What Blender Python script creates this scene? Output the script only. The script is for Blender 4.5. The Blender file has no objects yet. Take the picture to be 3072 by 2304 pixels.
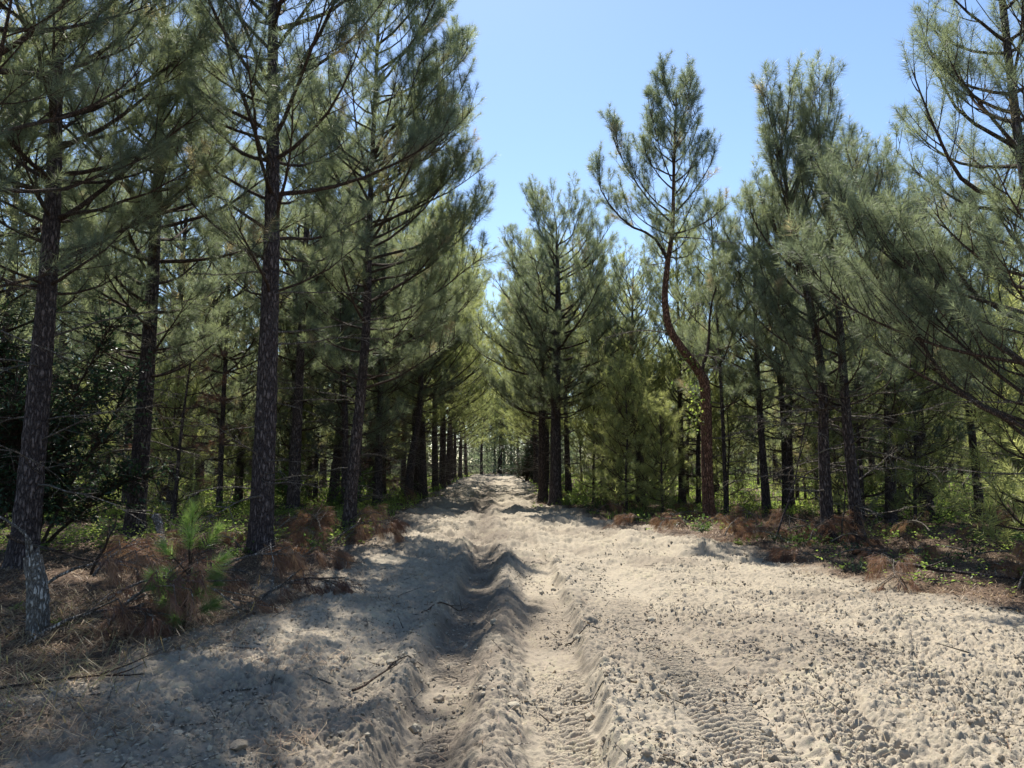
import bpy, math, random
import numpy as np
from mathutils import Vector
PI = math.pi
R = math.radians
SC = bpy.context.scene
COL = SC.collection

# ------------------------------------------------------------------ camera
CAM_Z = 1.6
cd = bpy.data.cameras.new('camera')
cd.sensor_width = 36; cd.lens = 26.0; cd.clip_end = 2000; cd.clip_start = 0.05
cam = bpy.data.objects.new('camera', cd); COL.objects.link(cam)
cam.location = (0, 0, CAM_Z); cam.rotation_euler = (R(90 + 6.1), 0, 0)
SC.camera = cam

# ------------------------------------------------------------------ light
SUN_AZ, SUN_EL = -8.0, 54.0          # degrees from +Y towards +X, and above the horizon
w = bpy.data.worlds.new('World'); SC.world = w; w.use_nodes = True
nt = w.node_tree; bg = nt.nodes['Background']
sky = nt.nodes.new('ShaderNodeTexSky'); sky.sky_type = 'NISHITA'; sky.sun_disc = False
sky.sun_elevation = R(SUN_EL); sky.sun_rotation = R(SUN_AZ)
sky.air_density = 1.0; sky.dust_density = 0.2; sky.ozone_density = 3.2
nt.links.new(sky.outputs[0], bg.inputs[0]); bg.inputs[1].default_value = 0.10
sl = bpy.data.lights.new('sun', 'SUN'); sl.energy = 5.0; sl.angle = R(0.5); sl.color = (1, 0.955, 0.88)
sun = bpy.data.objects.new('sun', sl); COL.objects.link(sun)
sv = Vector((math.sin(R(SUN_AZ)) * math.cos(R(SUN_EL)), math.cos(R(SUN_AZ)) * math.cos(R(SUN_EL)), math.sin(R(SUN_EL))))
sun.rotation_euler = sv.to_track_quat('Z', 'Y').to_euler()
SC.view_settings.view_transform = 'Standard'; SC.view_settings.look = 'None'
SC.view_settings.exposure = 1.05; SC.view_settings.gamma = 1
SC.render.engine = 'CYCLES'
cy = SC.cycles
cy.sample_clamp_indirect = 4; cy.max_bounces = 8; cy.diffuse_bounces = 5; cy.glossy_bounces = 2; cy.transmission_bounces = 5; cy.transparent_max_bounces = 4
cy.caustics_reflective = False; cy.caustics_refractive = False
cy.use_denoising = True

# ------------------------------------------------------------------ helpers
def rnd_tab(seed): return np.random.default_rng(seed).random((256, 256)).astype(np.float32)
_T = {}
def vnoise(x, y, seed=0):
    """value noise 0..1, smooth"""
    if seed not in _T: _T[seed] = rnd_tab(seed + 77)
    T = _T[seed]
    xf = np.floor(x); yf = np.floor(y)
    fx = x - xf; fy = y - yf
    xi = xf.astype(np.int64) & 255; yi = yf.astype(np.int64) & 255
    fx = fx * fx * fx * (fx * (fx * 6 - 15) + 10); fy = fy * fy * fy * (fy * (fy * 6 - 15) + 10)
    x1 = (xi + 1) & 255; y1 = (yi + 1) & 255
    return (T[xi, yi] * (1 - fx) + T[x1, yi] * fx) * (1 - fy) + (T[xi, y1] * (1 - fx) + T[x1, y1] * fx) * fy
def lumps(x, y, s, seed):
    """cellular bumps: round clods 0..1 on a jittered grid"""
    if ('c', seed) not in _T:
        g = np.random.default_rng(seed + 900); _T[('c', seed)] = g.random((3, 256, 256)).astype(np.float32)
    T = _T[('c', seed)]
    x = x / s; y = y / s
    xi0 = np.floor(x).astype(np.int64); yi0 = np.floor(y).astype(np.int64)
    out = np.zeros_like(x)
    for dx in (-1, 0, 1):
        for dy in (-1, 0, 1):
            xi = xi0 + dx; yi = yi0 + dy
            a = xi & 255; b = yi & 255
            px = xi + T[0][a, b]; py = yi + T[1][a, b]; r = 0.25 + 0.55 * T[2][a, b]
            d2 = ((x - px) ** 2 + (y - py) ** 2) / (r * r)
            out = np.maximum(out, np.sqrt(np.maximum(0, 1 - d2)) * r)
    return out

def mesh_np(name, verts, faces, mats, mat_idx=None, smooth=False, attrs=None):
    """faces: list of (n,k) int arrays; mat_idx: list of ints or arrays, one per face array"""
    me = bpy.data.meshes.new(name)
    verts = np.asarray(verts, np.float32)
    me.vertices.add(len(verts)); me.vertices.foreach_set('co', verts.ravel())
    nl = sum(f.size for f in faces); npoly = sum(len(f) for f in faces)
    me.loops.add(nl); me.loops.foreach_set('vertex_index', np.concatenate([f.ravel() for f in faces]).astype(np.int32))
    me.polygons.add(npoly)
    tot = np.concatenate([np.full(len(f), f.shape[1], np.int32) for f in faces])
    st = np.concatenate([[0], np.cumsum(tot)[:-1]]).astype(np.int32)
    me.polygons.foreach_set('loop_start', st)
    if mat_idx is not None:
        mi = np.concatenate([np.full(len(f), m, np.int32) if np.isscalar(m) else m for f, m in zip(faces, mat_idx)])
        me.polygons.foreach_set('material_index', mi)
    if smooth is not False:
        if smooth is True: sm = np.ones(npoly, bool)
        else: sm = np.concatenate([np.full(len(f), s, bool) for f, s in zip(faces, smooth)])
        me.polygons.foreach_set('use_smooth', sm)
    else:
        me.polygons.foreach_set('use_smooth', np.zeros(npoly, bool))
    for k, v in (attrs or {}).items():
        a = me.attributes.new(k, 'FLOAT', 'POINT'); a.data.foreach_set('value', np.asarray(v, np.float32))
    me.update(calc_edges=True)
    for m in mats: me.materials.append(m)
    return me
def link(name, me, parent=None):
    o = bpy.data.objects.new(name, me); COL.objects.link(o)
    if parent: o.parent = parent
    return o
def empty(name, loc=(0, 0, 0), rz=0.0):
    o = bpy.data.objects.new(name, None); COL.objects.link(o); o.location = loc; o.rotation_euler = (0, 0, rz)
    o.empty_display_size = 0.2
    return o
def tag(o, label=None, cat=None, group=None, kind=None):
    if label: o['label'] = label
    if cat: o['category'] = cat
    if group: o['group'] = group
    if kind: o['kind'] = kind
    return o
def copy_tree(root, parts):
    r = root.copy(); COL.objects.link(r)
    for p in parts:
        c = p.copy(); c.parent = r; COL.objects.link(c)
    return r

class Geo:
    """gathers tubes and loose triangles / quads into one mesh"""
    def __init__(s): s.v = []; s.n = 0; s.f = []; s.m = []; s.s = []; s.t = []
    def add(s, v, f, m=0, sm=False, t=0.5):
        v = np.asarray(v, np.float32); s.v.append(v); s.f.append(np.asarray(f, np.int64) + s.n); s.m.append(m); s.s.append(sm)
        s.t.append(np.full(len(v), t, np.float32) if np.isscalar(t) else np.asarray(t, np.float32)); s.n += len(v)
    def tube(s, pts, rad, k=5, m=0, t=0.5, jit=0.0, rng=None, cap=True):
        p = np.asarray(pts, float); n = len(p); rad = np.broadcast_to(np.asarray(rad, float), (n,))
        tg = np.gradient(p, axis=0); tg /= np.linalg.norm(tg, axis=1, keepdims=True) + 1e-9
        ref = np.array([0.0, 0, 1]) if abs(tg[:, 2]).mean() < 0.8 else np.array([1.0, 0, 0])
        u = np.cross(tg, ref); u /= np.linalg.norm(u, axis=1, keepdims=True) + 1e-9
        vv = np.cross(tg, u)
        a = np.arange(k) * 2 * PI / k
        rr = rad[:, None] * np.ones((1, k))
        if jit and rng is not None: rr = rr * (1 + jit * (rng.random((n, k)) - .5))
        V = p[:, None] + rr[..., None] * (np.cos(a)[None, :, None] * u[:, None] + np.sin(a)[None, :, None] * vv[:, None])
        i = np.arange(n - 1)[:, None] * k; j = np.arange(k)[None]; j2 = (j + 1) % k
        F = np.stack([i + j, i + j2, i + k + j2, i + k + j], -1).reshape(-1, 4)
        s.add(V.reshape(-1, 3), F, m, True, t)
        if cap:
            base = s.n
            s.add(np.vstack([V[-1], p[-1:] + tg[-1:] * rad[-1] * 0.6]), np.array([[q, (q + 1) % k, k] for q in range(k)]), m, True, t)
    def mesh(s, name, mats):
        # group equal face sizes, keep order
        return mesh_np(name, np.concatenate(s.v), s.f, mats, s.m, s.s, {'tint': np.concatenate(s.t)})

def unit(a): return a / (np.linalg.norm(a, axis=-1, keepdims=True) + 1e-9)

# ------------------------------------------------------------------ materials
def new_mat(name):
    m = bpy.data.materials.new(name); m.use_nodes = True
    n = m.node_tree; b = n.nodes['Principled BSDF']
    return m, n, b
def N(n, kind, **kw):
    x = n.nodes.new(kind)
    for k, v in kw.items(): setattr(x, k, v)
    return x
def ramp(n, stops):
    r = n.nodes.new('ShaderNodeValToRGB'); e = r.color_ramp.elements
    while len(e) < len(stops): e.new(0.5)
    for q, (p, c) in zip(e, stops): q.position = p; q.color = (*c, 1)
    return r
def noise_node(n, scale, detail=4, coord=None, rough=0.55):
    x = n.nodes.new('ShaderNodeTexNoise'); x.inputs['Scale'].default_value = scale; x.inputs['Detail'].default_value = detail
    x.inputs['Roughness'].default_value = rough
    if coord is not None: n.links.new(coord, x.inputs['Vector'])
    return x
def attr(n, name):
    a = n.nodes.new('ShaderNodeAttribute'); a.attribute_name = name; return a

def leaf_mat(name, stops, trans=0.4, rough=0.4, spec=0.5, obj_var=0.25, tcol=2.0):
    m, n, b = new_mat(name)
    a = attr(n, 'tint'); oi = n.nodes.new('ShaderNodeObjectInfo')
    mu = N(n, 'ShaderNodeMath', operation='MULTIPLY_ADD'); n.links.new(oi.outputs['Random'], mu.inputs[0])
    mu.inputs[1].default_value = obj_var; n.links.new(a.outputs['Fac'], mu.inputs[2])
    su = N(n, 'ShaderNodeMath', operation='SUBTRACT'); n.links.new(mu.outputs[0], su.inputs[0]); su.inputs[1].default_value = obj_var / 2
    r = ramp(n, stops); n.links.new(su.outputs[0], r.inputs[0])
    n.links.new(r.outputs[0], b.inputs['Base Color'])
    b.inputs['Roughness'].default_value = rough; b.inputs['Specular IOR Level'].default_value = spec
    tr = n.nodes.new('ShaderNodeBsdfTranslucent')
    g = N(n, 'ShaderNodeMix', data_type='RGBA', blend_type='MULTIPLY'); g.inputs[0].default_value = 1
    n.links.new(r.outputs[0], g.inputs[6]); g.inputs[7].default_value = (tcol, tcol * 1.04, tcol * 0.80, 1)
    n.links.new(g.outputs[2], tr.inputs[0])
    mx = n.nodes.new('ShaderNodeMixShader'); mx.inputs[0].default_value = trans
    n.links.new(b.outputs[0], mx.inputs[1]); n.links.new(tr.outputs[0], mx.inputs[2])
    n.links.new(mx.outputs[0], n.nodes['Material Output'].inputs[0])
    return m
M = {}
M['needle'] = leaf_mat('needle', [(0, (.09, .11, .08)), (.45, (.145, .165, .108)), (.8, (.215, .235, .13)), (1, (.26, .21, .14))], 0.5, 0.5, 0.5)
M['needle_light'] = leaf_mat('needle_light', [(0, (.13, .145, .07)), (.5, (.20, .215, .09)), (1, (.28, .28, .125))], 0.55, 0.5, 0.45)
M['needle_young'] = leaf_mat('needle_young', [(0, (.10, .155, .05)), (1, (.25, .33, .09))], 0.45, 0.4, 0.5)
M['needle_dead'] = leaf_mat('needle_dead', [(0, (.085, .048, .038)), (.5, (.17, .085, .058)), (1, (.28, .175, .11))], 0.3, 0.55, 0.3, 0.6)
M['leaf_dark'] = leaf_mat('leaf_dark', [(0, (.022, .045, .028)), (1, (.05, .085, .035))], 0.25, 0.45, 0.4)
M['leaf'] = leaf_mat('leaf', [(0, (.045, .085, .025)), (.6, (.09, .15, .035)), (1, (.17, .21, .05))], 0.45, 0.45, 0.4)
M['leaf_bright'] = leaf_mat('leaf_bright', [(0, (.07, .105, .03)), (.5, (.15, .20, .05)), (1, (.26, .30, .08))], 0.55, 0.5, 0.3)
M['straw'] = leaf_mat('straw', [(0, (.10, .055, .035)), (.5, (.22, .135, .08)), (1, (.40, .30, .18))], 0.15, 0.6, 0.3)
M['grass_dry'] = leaf_mat('grass_dry', [(0, (.12, .085, .05)), (.6, (.26, .20, .11)), (1, (.15, .17, .07))], 0.3, 0.5, 0.3)

def bark_mat(name, c0, c1, c2, sc=1.0, lich=0.0):
    m, n, b = new_mat(name)
    tc = n.nodes.new('ShaderNodeTexCoord')
    mp = n.nodes.new('ShaderNodeMapping'); mp.inputs['Scale'].default_value = (21 * sc, 21 * sc, 5.5 * sc)
    n.links.new(tc.outputs['Object'], mp.inputs[0])
    wn = noise_node(n, 1.2, 3, mp.outputs[0])
    mixv = N(n, 'ShaderNodeMix', data_type='RGBA', blend_type='LINEAR_LIGHT'); mixv.inputs[0].default_value = 0.8
    n.links.new(mp.outputs[0], mixv.inputs[6]); n.links.new(wn.outputs['Color'], mixv.inputs[7])
    vo = N(n, 'ShaderNodeTexVoronoi', feature='DISTANCE_TO_EDGE'); vo.inputs['Scale'].default_value = 1.0
    n.links.new(mixv.outputs[2], vo.inputs['Vector'])
    r = ramp(n, [(0.0, c0), (0.09, c1), (0.35, c2)]); n.links.new(vo.outputs['Distance'], r.inputs[0])
    fn = noise_node(n, 30, 5, tc.outputs['Object'])
    mm = N(n, 'ShaderNodeMix', data_type='RGBA', blend_type='OVERLAY'); mm.inputs[0].default_value = 0.7
    n.links.new(r.outputs[0], mm.inputs[6]); n.links.new(fn.outputs['Fac'], mm.inputs[7])
    ln = noise_node(n, 2.2, 4, tc.outputs['Object']); lr = ramp(n, [(0.52, (0, 0, 0)), (0.66, (1, 1, 1))]); n.links.new(ln.outputs['Fac'], lr.inputs[0])
    lm = N(n, 'ShaderNodeMath', operation='MULTIPLY'); n.links.new(lr.outputs[0], lm.inputs[0]); lm.inputs[1].default_value = lich
    m2 = N(n, 'ShaderNodeMix', data_type='RGBA'); n.links.new(lm.outputs[0], m2.inputs[0]); n.links.new(mm.outputs[2], m2.inputs[6]); m2.inputs[7].default_value = (.24, .27, .22, 1)
    n.links.new(m2.outputs[2], b.inputs['Base Color'])
    b.inputs['Roughness'].default_value = 0.9; b.inputs['Specular IOR Level'].default_value = 0.2
    h = N(n, 'ShaderNodeMath', operation='MULTIPLY_ADD'); n.links.new(fn.outputs['Fac'], h.inputs[0]); h.inputs[1].default_value = 0.25
    mr = N(n, 'ShaderNodeMapRange'); mr.inputs['From Max'].default_value = 0.25; n.links.new(vo.outputs['Distance'], mr.inputs[0]); n.links.new(mr.outputs[0], h.inputs[2])
    bp = n.nodes.new('ShaderNodeBump'); bp.inputs['Strength'].default_value = 1; bp.inputs['Distance'].default_value = 0.055
    n.links.new(h.outputs[0], bp.inputs['Height']); n.links.new(bp.outputs[0], b.inputs['Normal'])
    return m
M['bark'] = bark_mat('bark', (.035, .026, .028), (.100, .077, .073), (.152, .120, .112), 1.0, 0.04)
M['bark_red'] = bark_mat('bark_red', (.06, .035, .025), (.22, .11, .072), (.36, .20, .135), 1.3, 0.0)
M['twig'] = bark_mat('twig', (.05, .035, .028), (.11, .075, .055), (.19, .13, .10), 3.0, 0.2)
M['dead_wood'] = bark_mat('dead_wood', (.09, .075, .062), (.24, .20, .165), (.42, .37, .31), 2.2, 0.25)

def sand_mat():
    m, n, b = new_mat('sandy_ground')
    tc = n.nodes.new('ShaderNodeTexCoord'); co = tc.outputs['Object']
    a = attr(n, 'sand'); dm = attr(n, 'damp')
    n1 = noise_node(n, 1.3, 6, co); n2 = noise_node(n, 22, 5, co, .65); n3 = noise_node(n, 150, 3, co, .6)
    sandc = ramp(n, [(.30, (.20, .165, .12)), (.42, (.27, .235, .175)), (.52, (.315, .265, .20)), (.62, (.335, .295, .205)), (.74, (.37, .325, .25))])
    add = N(n, 'ShaderNodeMix', data_type='FLOAT'); add.inputs[0].default_value = .55
    n.links.new(n1.outputs['Fac'], add.inputs[2]); n.links.new(n2.outputs['Fac'], add.inputs[3]); n.links.new(add.outputs[0], sandc.inputs[0])
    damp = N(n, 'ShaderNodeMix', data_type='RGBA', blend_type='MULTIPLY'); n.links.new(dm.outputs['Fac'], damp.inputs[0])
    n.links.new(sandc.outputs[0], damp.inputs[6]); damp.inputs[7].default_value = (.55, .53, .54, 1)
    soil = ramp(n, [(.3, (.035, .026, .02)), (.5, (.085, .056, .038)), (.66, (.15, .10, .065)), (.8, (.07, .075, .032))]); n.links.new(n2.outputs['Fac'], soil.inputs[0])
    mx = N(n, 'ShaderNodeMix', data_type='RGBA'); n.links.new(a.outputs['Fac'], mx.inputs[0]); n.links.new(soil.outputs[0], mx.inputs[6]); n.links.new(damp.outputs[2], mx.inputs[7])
    n.links.new(mx.outputs[2], b.inputs['Base Color'])
    b.inputs['Roughness'].default_value = .95; b.inputs['Specular IOR Level'].default_value = .15
    bp = n.nodes.new('ShaderNodeBump'); bp.inputs['Strength'].default_value = .8; bp.inputs['Distance'].default_value = .006
    ad = N(n, 'ShaderNodeMath', operation='ADD'); n.links.new(n3.outputs['Fac'], ad.inputs[0]); n.links.new(n2.outputs['Fac'], ad.inputs[1])
    n.links.new(ad.outputs[0], bp.inputs['Height']); n.links.new(bp.outputs[0], b.inputs['Normal'])
    return m
M['snag'] = bark_mat('snag', (.14, .12, .10), (.28, .25, .215), (.42, .385, .34), 1.6, 0.2)
M['sand'] = sand_mat()
def clod_mat():
    m, n, b = new_mat('sand_clod')
    tc = n.nodes.new('ShaderNodeTexCoord'); a = attr(n, 'tint')
    r = ramp(n, [(0, (.19, .155, .115)), (.5, (.285, .243, .182)), (1, (.35, .31, .235))]); n.links.new(a.outputs['Fac'], r.inputs[0])
    n.links.new(r.outputs[0], b.inputs['Base Color']); b.inputs['Roughness'].default_value = .95; b.inputs['Specular IOR Level'].default_value = .15
    x = noise_node(n, 120, 4, tc.outputs['Object']); bp = n.nodes.new('ShaderNodeBump'); bp.inputs['Distance'].default_value = .006
    n.links.new(x.outputs['Fac'], bp.inputs['Height']); n.links.new(bp.outputs[0], b.inputs['Normal'])
    return m
M['clod'] = clod_mat()

# ------------------------------------------------------------------ ground
YL = [-40, 0, 6, 8, 11, 17, 28, 40, 60, 100, 110]; XL = [-3, -2.9, -2.8, -2.65, -2.7, -3.0, -3.4, -4.0, -4.6, -5.0, -5.0]
YR = [-40, 0, 5, 7.7, 11, 15, 18, 22, 28, 40, 60, 100]; XR = [7, 7, 6.2, 5.5, 4.7, 3.9, 3.0, 2.2, 1.3, 1.3, 1.5, 1.5]
YC = [-40, 0, 8, 14, 20, 30, 50, 100]; XC = [.05, .02, 0, -.1, -.3, -.8, -1.4, -1.7]
def sm(e0, e1, x):
    t = np.clip((x - e0) / (e1 - e0), 0, 1); return t * t * (3 - 2 * t)
def G(x, c, s): return np.exp(-((x - c) / s) ** 2)
def sand_mask(x, y):
    e = (vnoise(x * .9, y * .9, 5) - .5) * 1.0 + (vnoise(x * 4, y * 4, 6) - .5) * .5
    l = np.interp(y, YL, XL); r = np.interp(y, YR, XR)
    return sm(-.45, .5, x - l + e) * sm(-.45, .5, r - x + e) * (1 - sm(100, 106, y))
def ground_h(x, y, fine=True):
    x = np.asarray(x, float); y = np.asarray(y, float)
    sd = sand_mask(x, y)
    u = x - np.interp(y, YC, XC) + (vnoise(y * .35, y * 0 + 3, 8) - .5) * .14 + (vnoise(y * 1.6, y * 0 + 9, 9) - .5) * .05
    far = sm(9, 16, y)
    n1 = vnoise(x * .5 + 7, y * .5, 1) - .5; n2 = vnoise(x * 1.6, y * 1.6, 2) - .5; n3 = vnoise(x * 4.3, y * 3.4, 3) - .5
    u = u + .06 * (vnoise(x * 3.1, y * 3.6, 14) - .5) + .05 * (vnoise(x * 9, y * 10, 15) - .5)
    h = .10 * n1
    # the ruts: deep one left of the middle, shallow lane, the ridge, then wide worked sand
    m1 = .6 + .5 * vnoise(y * .7, y * 0, 11) + .4 * vnoise(x * 3 + 5, y * 3.4, 17); m2 = .5 + .7 * vnoise(y * .55, y * 0 + 5, 12) + .45 * vnoise(x * 3, y * 3.1, 18); m3 = .6 + .5 * vnoise(y * .8, y * 0, 13) + .4 * vnoise(x * 4, y * 4, 19)
    flat = sm(-.76, -.56, u) * (1 - sm(-.34, -.14, u)) * (.7 + .5 * vnoise(y * .6, y * 0 + 7, 16))
    t = -.11 * flat + .085 * m1 * G(u, -.78, .13) + .115 * m2 * G(u, -.07, .13) + .03 * G(u, -.3, .1) * m2
    lane2 = sm(.06, .2, u) * (1 - sm(.55, .70, u)); t += -.045 * lane2
    t += .095 * m3 * sm(.54, .70, u) * np.exp(-np.maximum(0, u - .70) / .22)
    lane3 = sm(1.05, 1.2, u) * (1 - sm(1.6, 1.75, u)); t += -.03 * lane3
    t += .05 * m1 * sm(2.1, 2.35, u) * np.exp(-np.maximum(0, u - 2.35) / .3)
    t += .05 * m2 * G(u, 3.7, .35)
    t += .16 * sm(-1.0, -2.2, -(-u)) if False else .13 * sm(.95, 2.2, -u) + .05 * G(u, -1.45, .3) * m3
    t *= (1 - .45 * far)
    rough = .035 * n2 + .03 * n3
    lanes = np.maximum(flat, np.maximum(lane2, lane3)) * (1 - far)
    h = h + sd * (t + rough * (1 - .75 * lanes) + far * (.11 * n2 + .10 * n3))
    # humps and holes where the tracks cross further on
    h = h + sd * sm(11, 14, y) * (1 - sm(60, 90, y)) * .15 * (vnoise(x * .8 + 3, y * .75, 21) - .5)
    h = h + (1 - sd) * (.05 + .12 * n2 + .05 * n3)
    if fine:
        nf = 1 - sm(14, 30, y)
        wx = x + .05 * (vnoise(x * 21, y * 21, 35) - .5) + .018 * (vnoise(x * 60, y * 60, 36) - .5); wy = y + .05 * (vnoise(x * 21, y * 21, 37) - .5) + .018 * (vnoise(x * 60, y * 60, 38) - .5)
        am = .35 + 1.0 * vnoise(x * 1.1, y * 1.1, 39) ** 1.4
        lm = am * (.022 * lumps(wx, wy, .11, 2) * (vnoise(x * 5, y * 5, 32) > .5) + .034 * lumps(wx, wy, .05, 3) + .024 * lumps(wx, wy, .028, 4) * nf)
        lm += .030 * (vnoise(x * 17, y * 17, 33) - .5) + .020 * (vnoise(x * 45, y * 45, 34) - .5) * nf
        lr = 1 - .55 * lanes
        h = h + sd * lm * lr * (1 + .6 * far) + (1 - sd) * lm * .5
        # tyre cleats pressed across the wheel lanes
        for c, wd, sp, sk in ((-.44, .15, .052, .25), (.38, .2, .047, -.5), (1.38, .22, .06, .4), (2.0, .18, .055, -.3), (2.95, .2, .058, .3)):
            inl = sm(-wd, -wd + .03, u - c) * (1 - sm(wd - .03, wd, u - c))
            pat = np.sin(2 * PI * (y + sk * np.abs(u - c) + .02 * (vnoise(x * 9, y * 9, 41) - .5)) / sp)
            on = sm(.34, .5, vnoise(x * 1.9 + c, y * 1.1, 42))
            h = h + sd * inl * on * .014 * np.clip(pat * 1.6, -1, 1) * (1 - sm(9, 13, y))
    return h
def gz(x, y): return float(ground_h(np.array([float(x)]), np.array([float(y)]), False)[0])

def build_ground():
    ys = [np.array([-300, -150, -80, -40, -20, -10, -5, -2, 0, 1, 1.6, 2.1])]
    y = 2.5; L = []
    while y < 12: L.append(y); y *= 1.0022
    while y < 40: L.append(y); y *= 1.0042
    while y < 130: L.append(y); y *= 1.012
    L += [145, 165, 190, 220, 260, 320, 420, 600]
    ys = np.concatenate(ys + [np.array(L)])
    nc = 1420
    t = np.linspace(-1, 1, nc)
    inner = np.clip(t / .93, -1, 1); outer = np.sign(t) * (np.maximum(0, np.abs(t) - .93) / .07) ** 2
    Y = ys[:, None] * np.ones((1, nc))
    yy = np.maximum(ys, 3.0)
    X = inner[None] * (0.80 * yy[:, None] + 2.2) + outer[None] * (60 + 1.2 * yy[:, None])
    x = X.ravel(); yv = Y.ravel()
    z = ground_h(x, yv)
    z = np.where(np.abs(x) > 150, 0, z)
    V = np.stack([x, yv, z], 1)
    nr = len(ys); i = (np.arange(nr - 1)[:, None] * nc + np.arange(nc - 1)[None]).ravel()
    F = np.stack([i, i + 1, i + nc + 1, i + nc], 1)
    sd = sand_mask(x, yv)
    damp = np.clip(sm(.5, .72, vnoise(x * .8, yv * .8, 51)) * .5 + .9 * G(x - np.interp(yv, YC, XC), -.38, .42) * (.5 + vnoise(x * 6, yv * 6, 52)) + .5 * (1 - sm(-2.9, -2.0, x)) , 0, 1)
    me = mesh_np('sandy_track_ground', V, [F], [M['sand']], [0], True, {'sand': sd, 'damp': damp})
    g = link('ground', me); tag(g, 'sandy track of churned pale sand through the pine wood floor', kind='structure')
build_ground()

def ico(sub):
    import bmesh
    bm = bmesh.new(); bmesh.ops.create_icosphere(bm, subdivisions=sub, radius=1)
    v = np.array([p.co[:] for p in bm.verts], np.float32); f = np.array([[q.index for q in t.verts] for t in bm.faces]); bm.free()
    return v, f
def clods(name, n, size, ymax, sub, seed, label, bury=.35):
    g = np.random.default_rng(seed); v, f = ico(sub)
    y = 2.4 * np.exp(g.random(n) ** .9 * math.log(ymax / 2.4)); x = (g.random(n) * 2 - 1) * (.76 * y + 1.3)
    k = (sand_mask(x, y) > .35) & (vnoise(x * 1.7, y * 1.7, 61) + .35 * vnoise(x * 6, y * 6, 62) + .3 * g.random(n) > .78)
    x = x[k]; y = y[k]; n = len(x)
    s = size[0] * np.exp(g.random(n) ** 2.2 * math.log(size[1] / size[0]))
    z = ground_h(x, y) + s * (.5 - bury)
    sc = s[:, None] * (1 + .7 * (g.random((n, 3)) - .5)) * np.array([.55, .55, .42])
    a = g.random(n) * 2 * PI; ca, sa = np.cos(a), np.sin(a)
    jit = 1 + (1.0 if sub == 1 else .5) * (g.random((n, len(v))) - .5)
    L = v[None] * jit[..., None] * sc[:, None]
    X = L[..., 0] * ca[:, None] - L[..., 1] * sa[:, None] + x[:, None]; Yv = L[..., 0] * sa[:, None] + L[..., 1] * ca[:, None] + y[:, None]
    V = np.stack([X, Yv, L[..., 2] + z[:, None]], -1).reshape(-1, 3)
    F = (f[None] + (np.arange(n) * len(v))[:, None, None]).reshape(-1, 3)
    o = link(name, mesh_np(name, V, [F], [M['clod']], [0], False, {'tint': np.repeat(g.random(n), len(v))}))
    tag(o, label, 'clods', kind='stuff')
clods('sand_crumbs', 95000, (.007, .032), 14, 1, 3, 'loose crumbs of pale sand strewn over the churned track')
clods('sand_clods', 1500, (.025, .07), 20, 2, 4, 'larger lumps of dried sand lying on the churned track')

# ------------------------------------------------------------------ pines
def needles(geo, P, A, L, tint, n, nl, nw, rng, droop=.12, mat=0, spread=(74, 33)):
    S = len(P)
    P = np.repeat(P, n, 0); A = np.repeat(A, n, 0); L = np.repeat(L, n); ti = np.repeat(tint, n)
    K = S * n
    t = rng.random(K) ** .62; ph = rng.random(K) * 2 * PI
    th = np.radians(spread[0] + (spread[1] - spread[0]) * t + rng.normal(0, 7, K))
    ref = np.where(np.abs(A[:, 2:3]) < .9, np.array([[0., 0, 1]]), np.array([[1., 0, 0]]))
    U = unit(np.cross(A, ref)); V = np.cross(A, U)
    D = A * np.cos(th)[:, None] + (U * np.cos(ph)[:, None] + V * np.sin(ph)[:, None]) * np.sin(th)[:, None]
    B = P + A * (L * t)[:, None]
    ln = nl * (.7 + .45 * rng.random(K)) * (.75 + .25 * np.sin(PI * np.clip(t + .15, 0, 1)))
    D[:, 2] -= droop; D = unit(D)
    W = unit(np.cross(D, rng.normal(0, 1, (K, 3)))) * (nw * .5)
    T = B + D * ln[:, None]; T[:, 2] -= droop * .25 * ln
    V3 = np.stack([B - W, B + W, T], 1).reshape(-1, 3)
    F = np.arange(K * 3).reshape(-1, 3)
    geo.add(V3, F, mat, False, np.repeat(ti + .10 * (rng.random(K) - .5), 3))
def twigs(geo, P, Q, r, mat):
    """many thin straight three-sided twigs at once"""
    n = len(P); A = unit(Q - P); ref = np.where(np.abs(A[:, 2:3]) < .9, np.array([[0., 0, 1]]), np.array([[1., 0, 0]]))
    U = unit(np.cross(A, ref)); V = np.cross(A, U)
    a = np.arange(3) * 2 * PI / 3
    o = np.cos(a)[None, :, None] * U[:, None] + np.sin(a)[None, :, None] * V[:, None]
    r = np.broadcast_to(r, (n,))[:, None, None]
    V6 = np.concatenate([P[:, None] + o * r, Q[:, None] + o * r * .4], 1).reshape(-1, 3)
    f = np.array([[0, 1, 4, 3], [1, 2, 5, 4], [2, 0, 3, 5]])
    geo.add(V6, (f[None] + (np.arange(n) * 6)[:, None, None]).reshape(-1, 4), mat, False, .5)

def curve(pts, n):
    """smooth curve through points (Catmull-Rom)"""
    p = [Vector(q) for q in pts]
    if len(p) == 2: return [p[0].lerp(p[1], i / (n - 1)) for i in range(n)]
    p = [p[0] * 2 - p[1]] + p + [p[-1] * 2 - p[-2]]
    out = []; segs = len(p) - 3
    for i in range(n):
        u = i / (n - 1) * segs; k = min(int(u), segs - 1); t = u - k
        a, b, c, d = p[k:k + 4]
        out.append(.5 * ((2 * b) + (c - a) * t + (2 * a - 5 * b + 4 * c - d) * t * t + (3 * b - a - 3 * c + d) * t ** 3))
    return out

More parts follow.
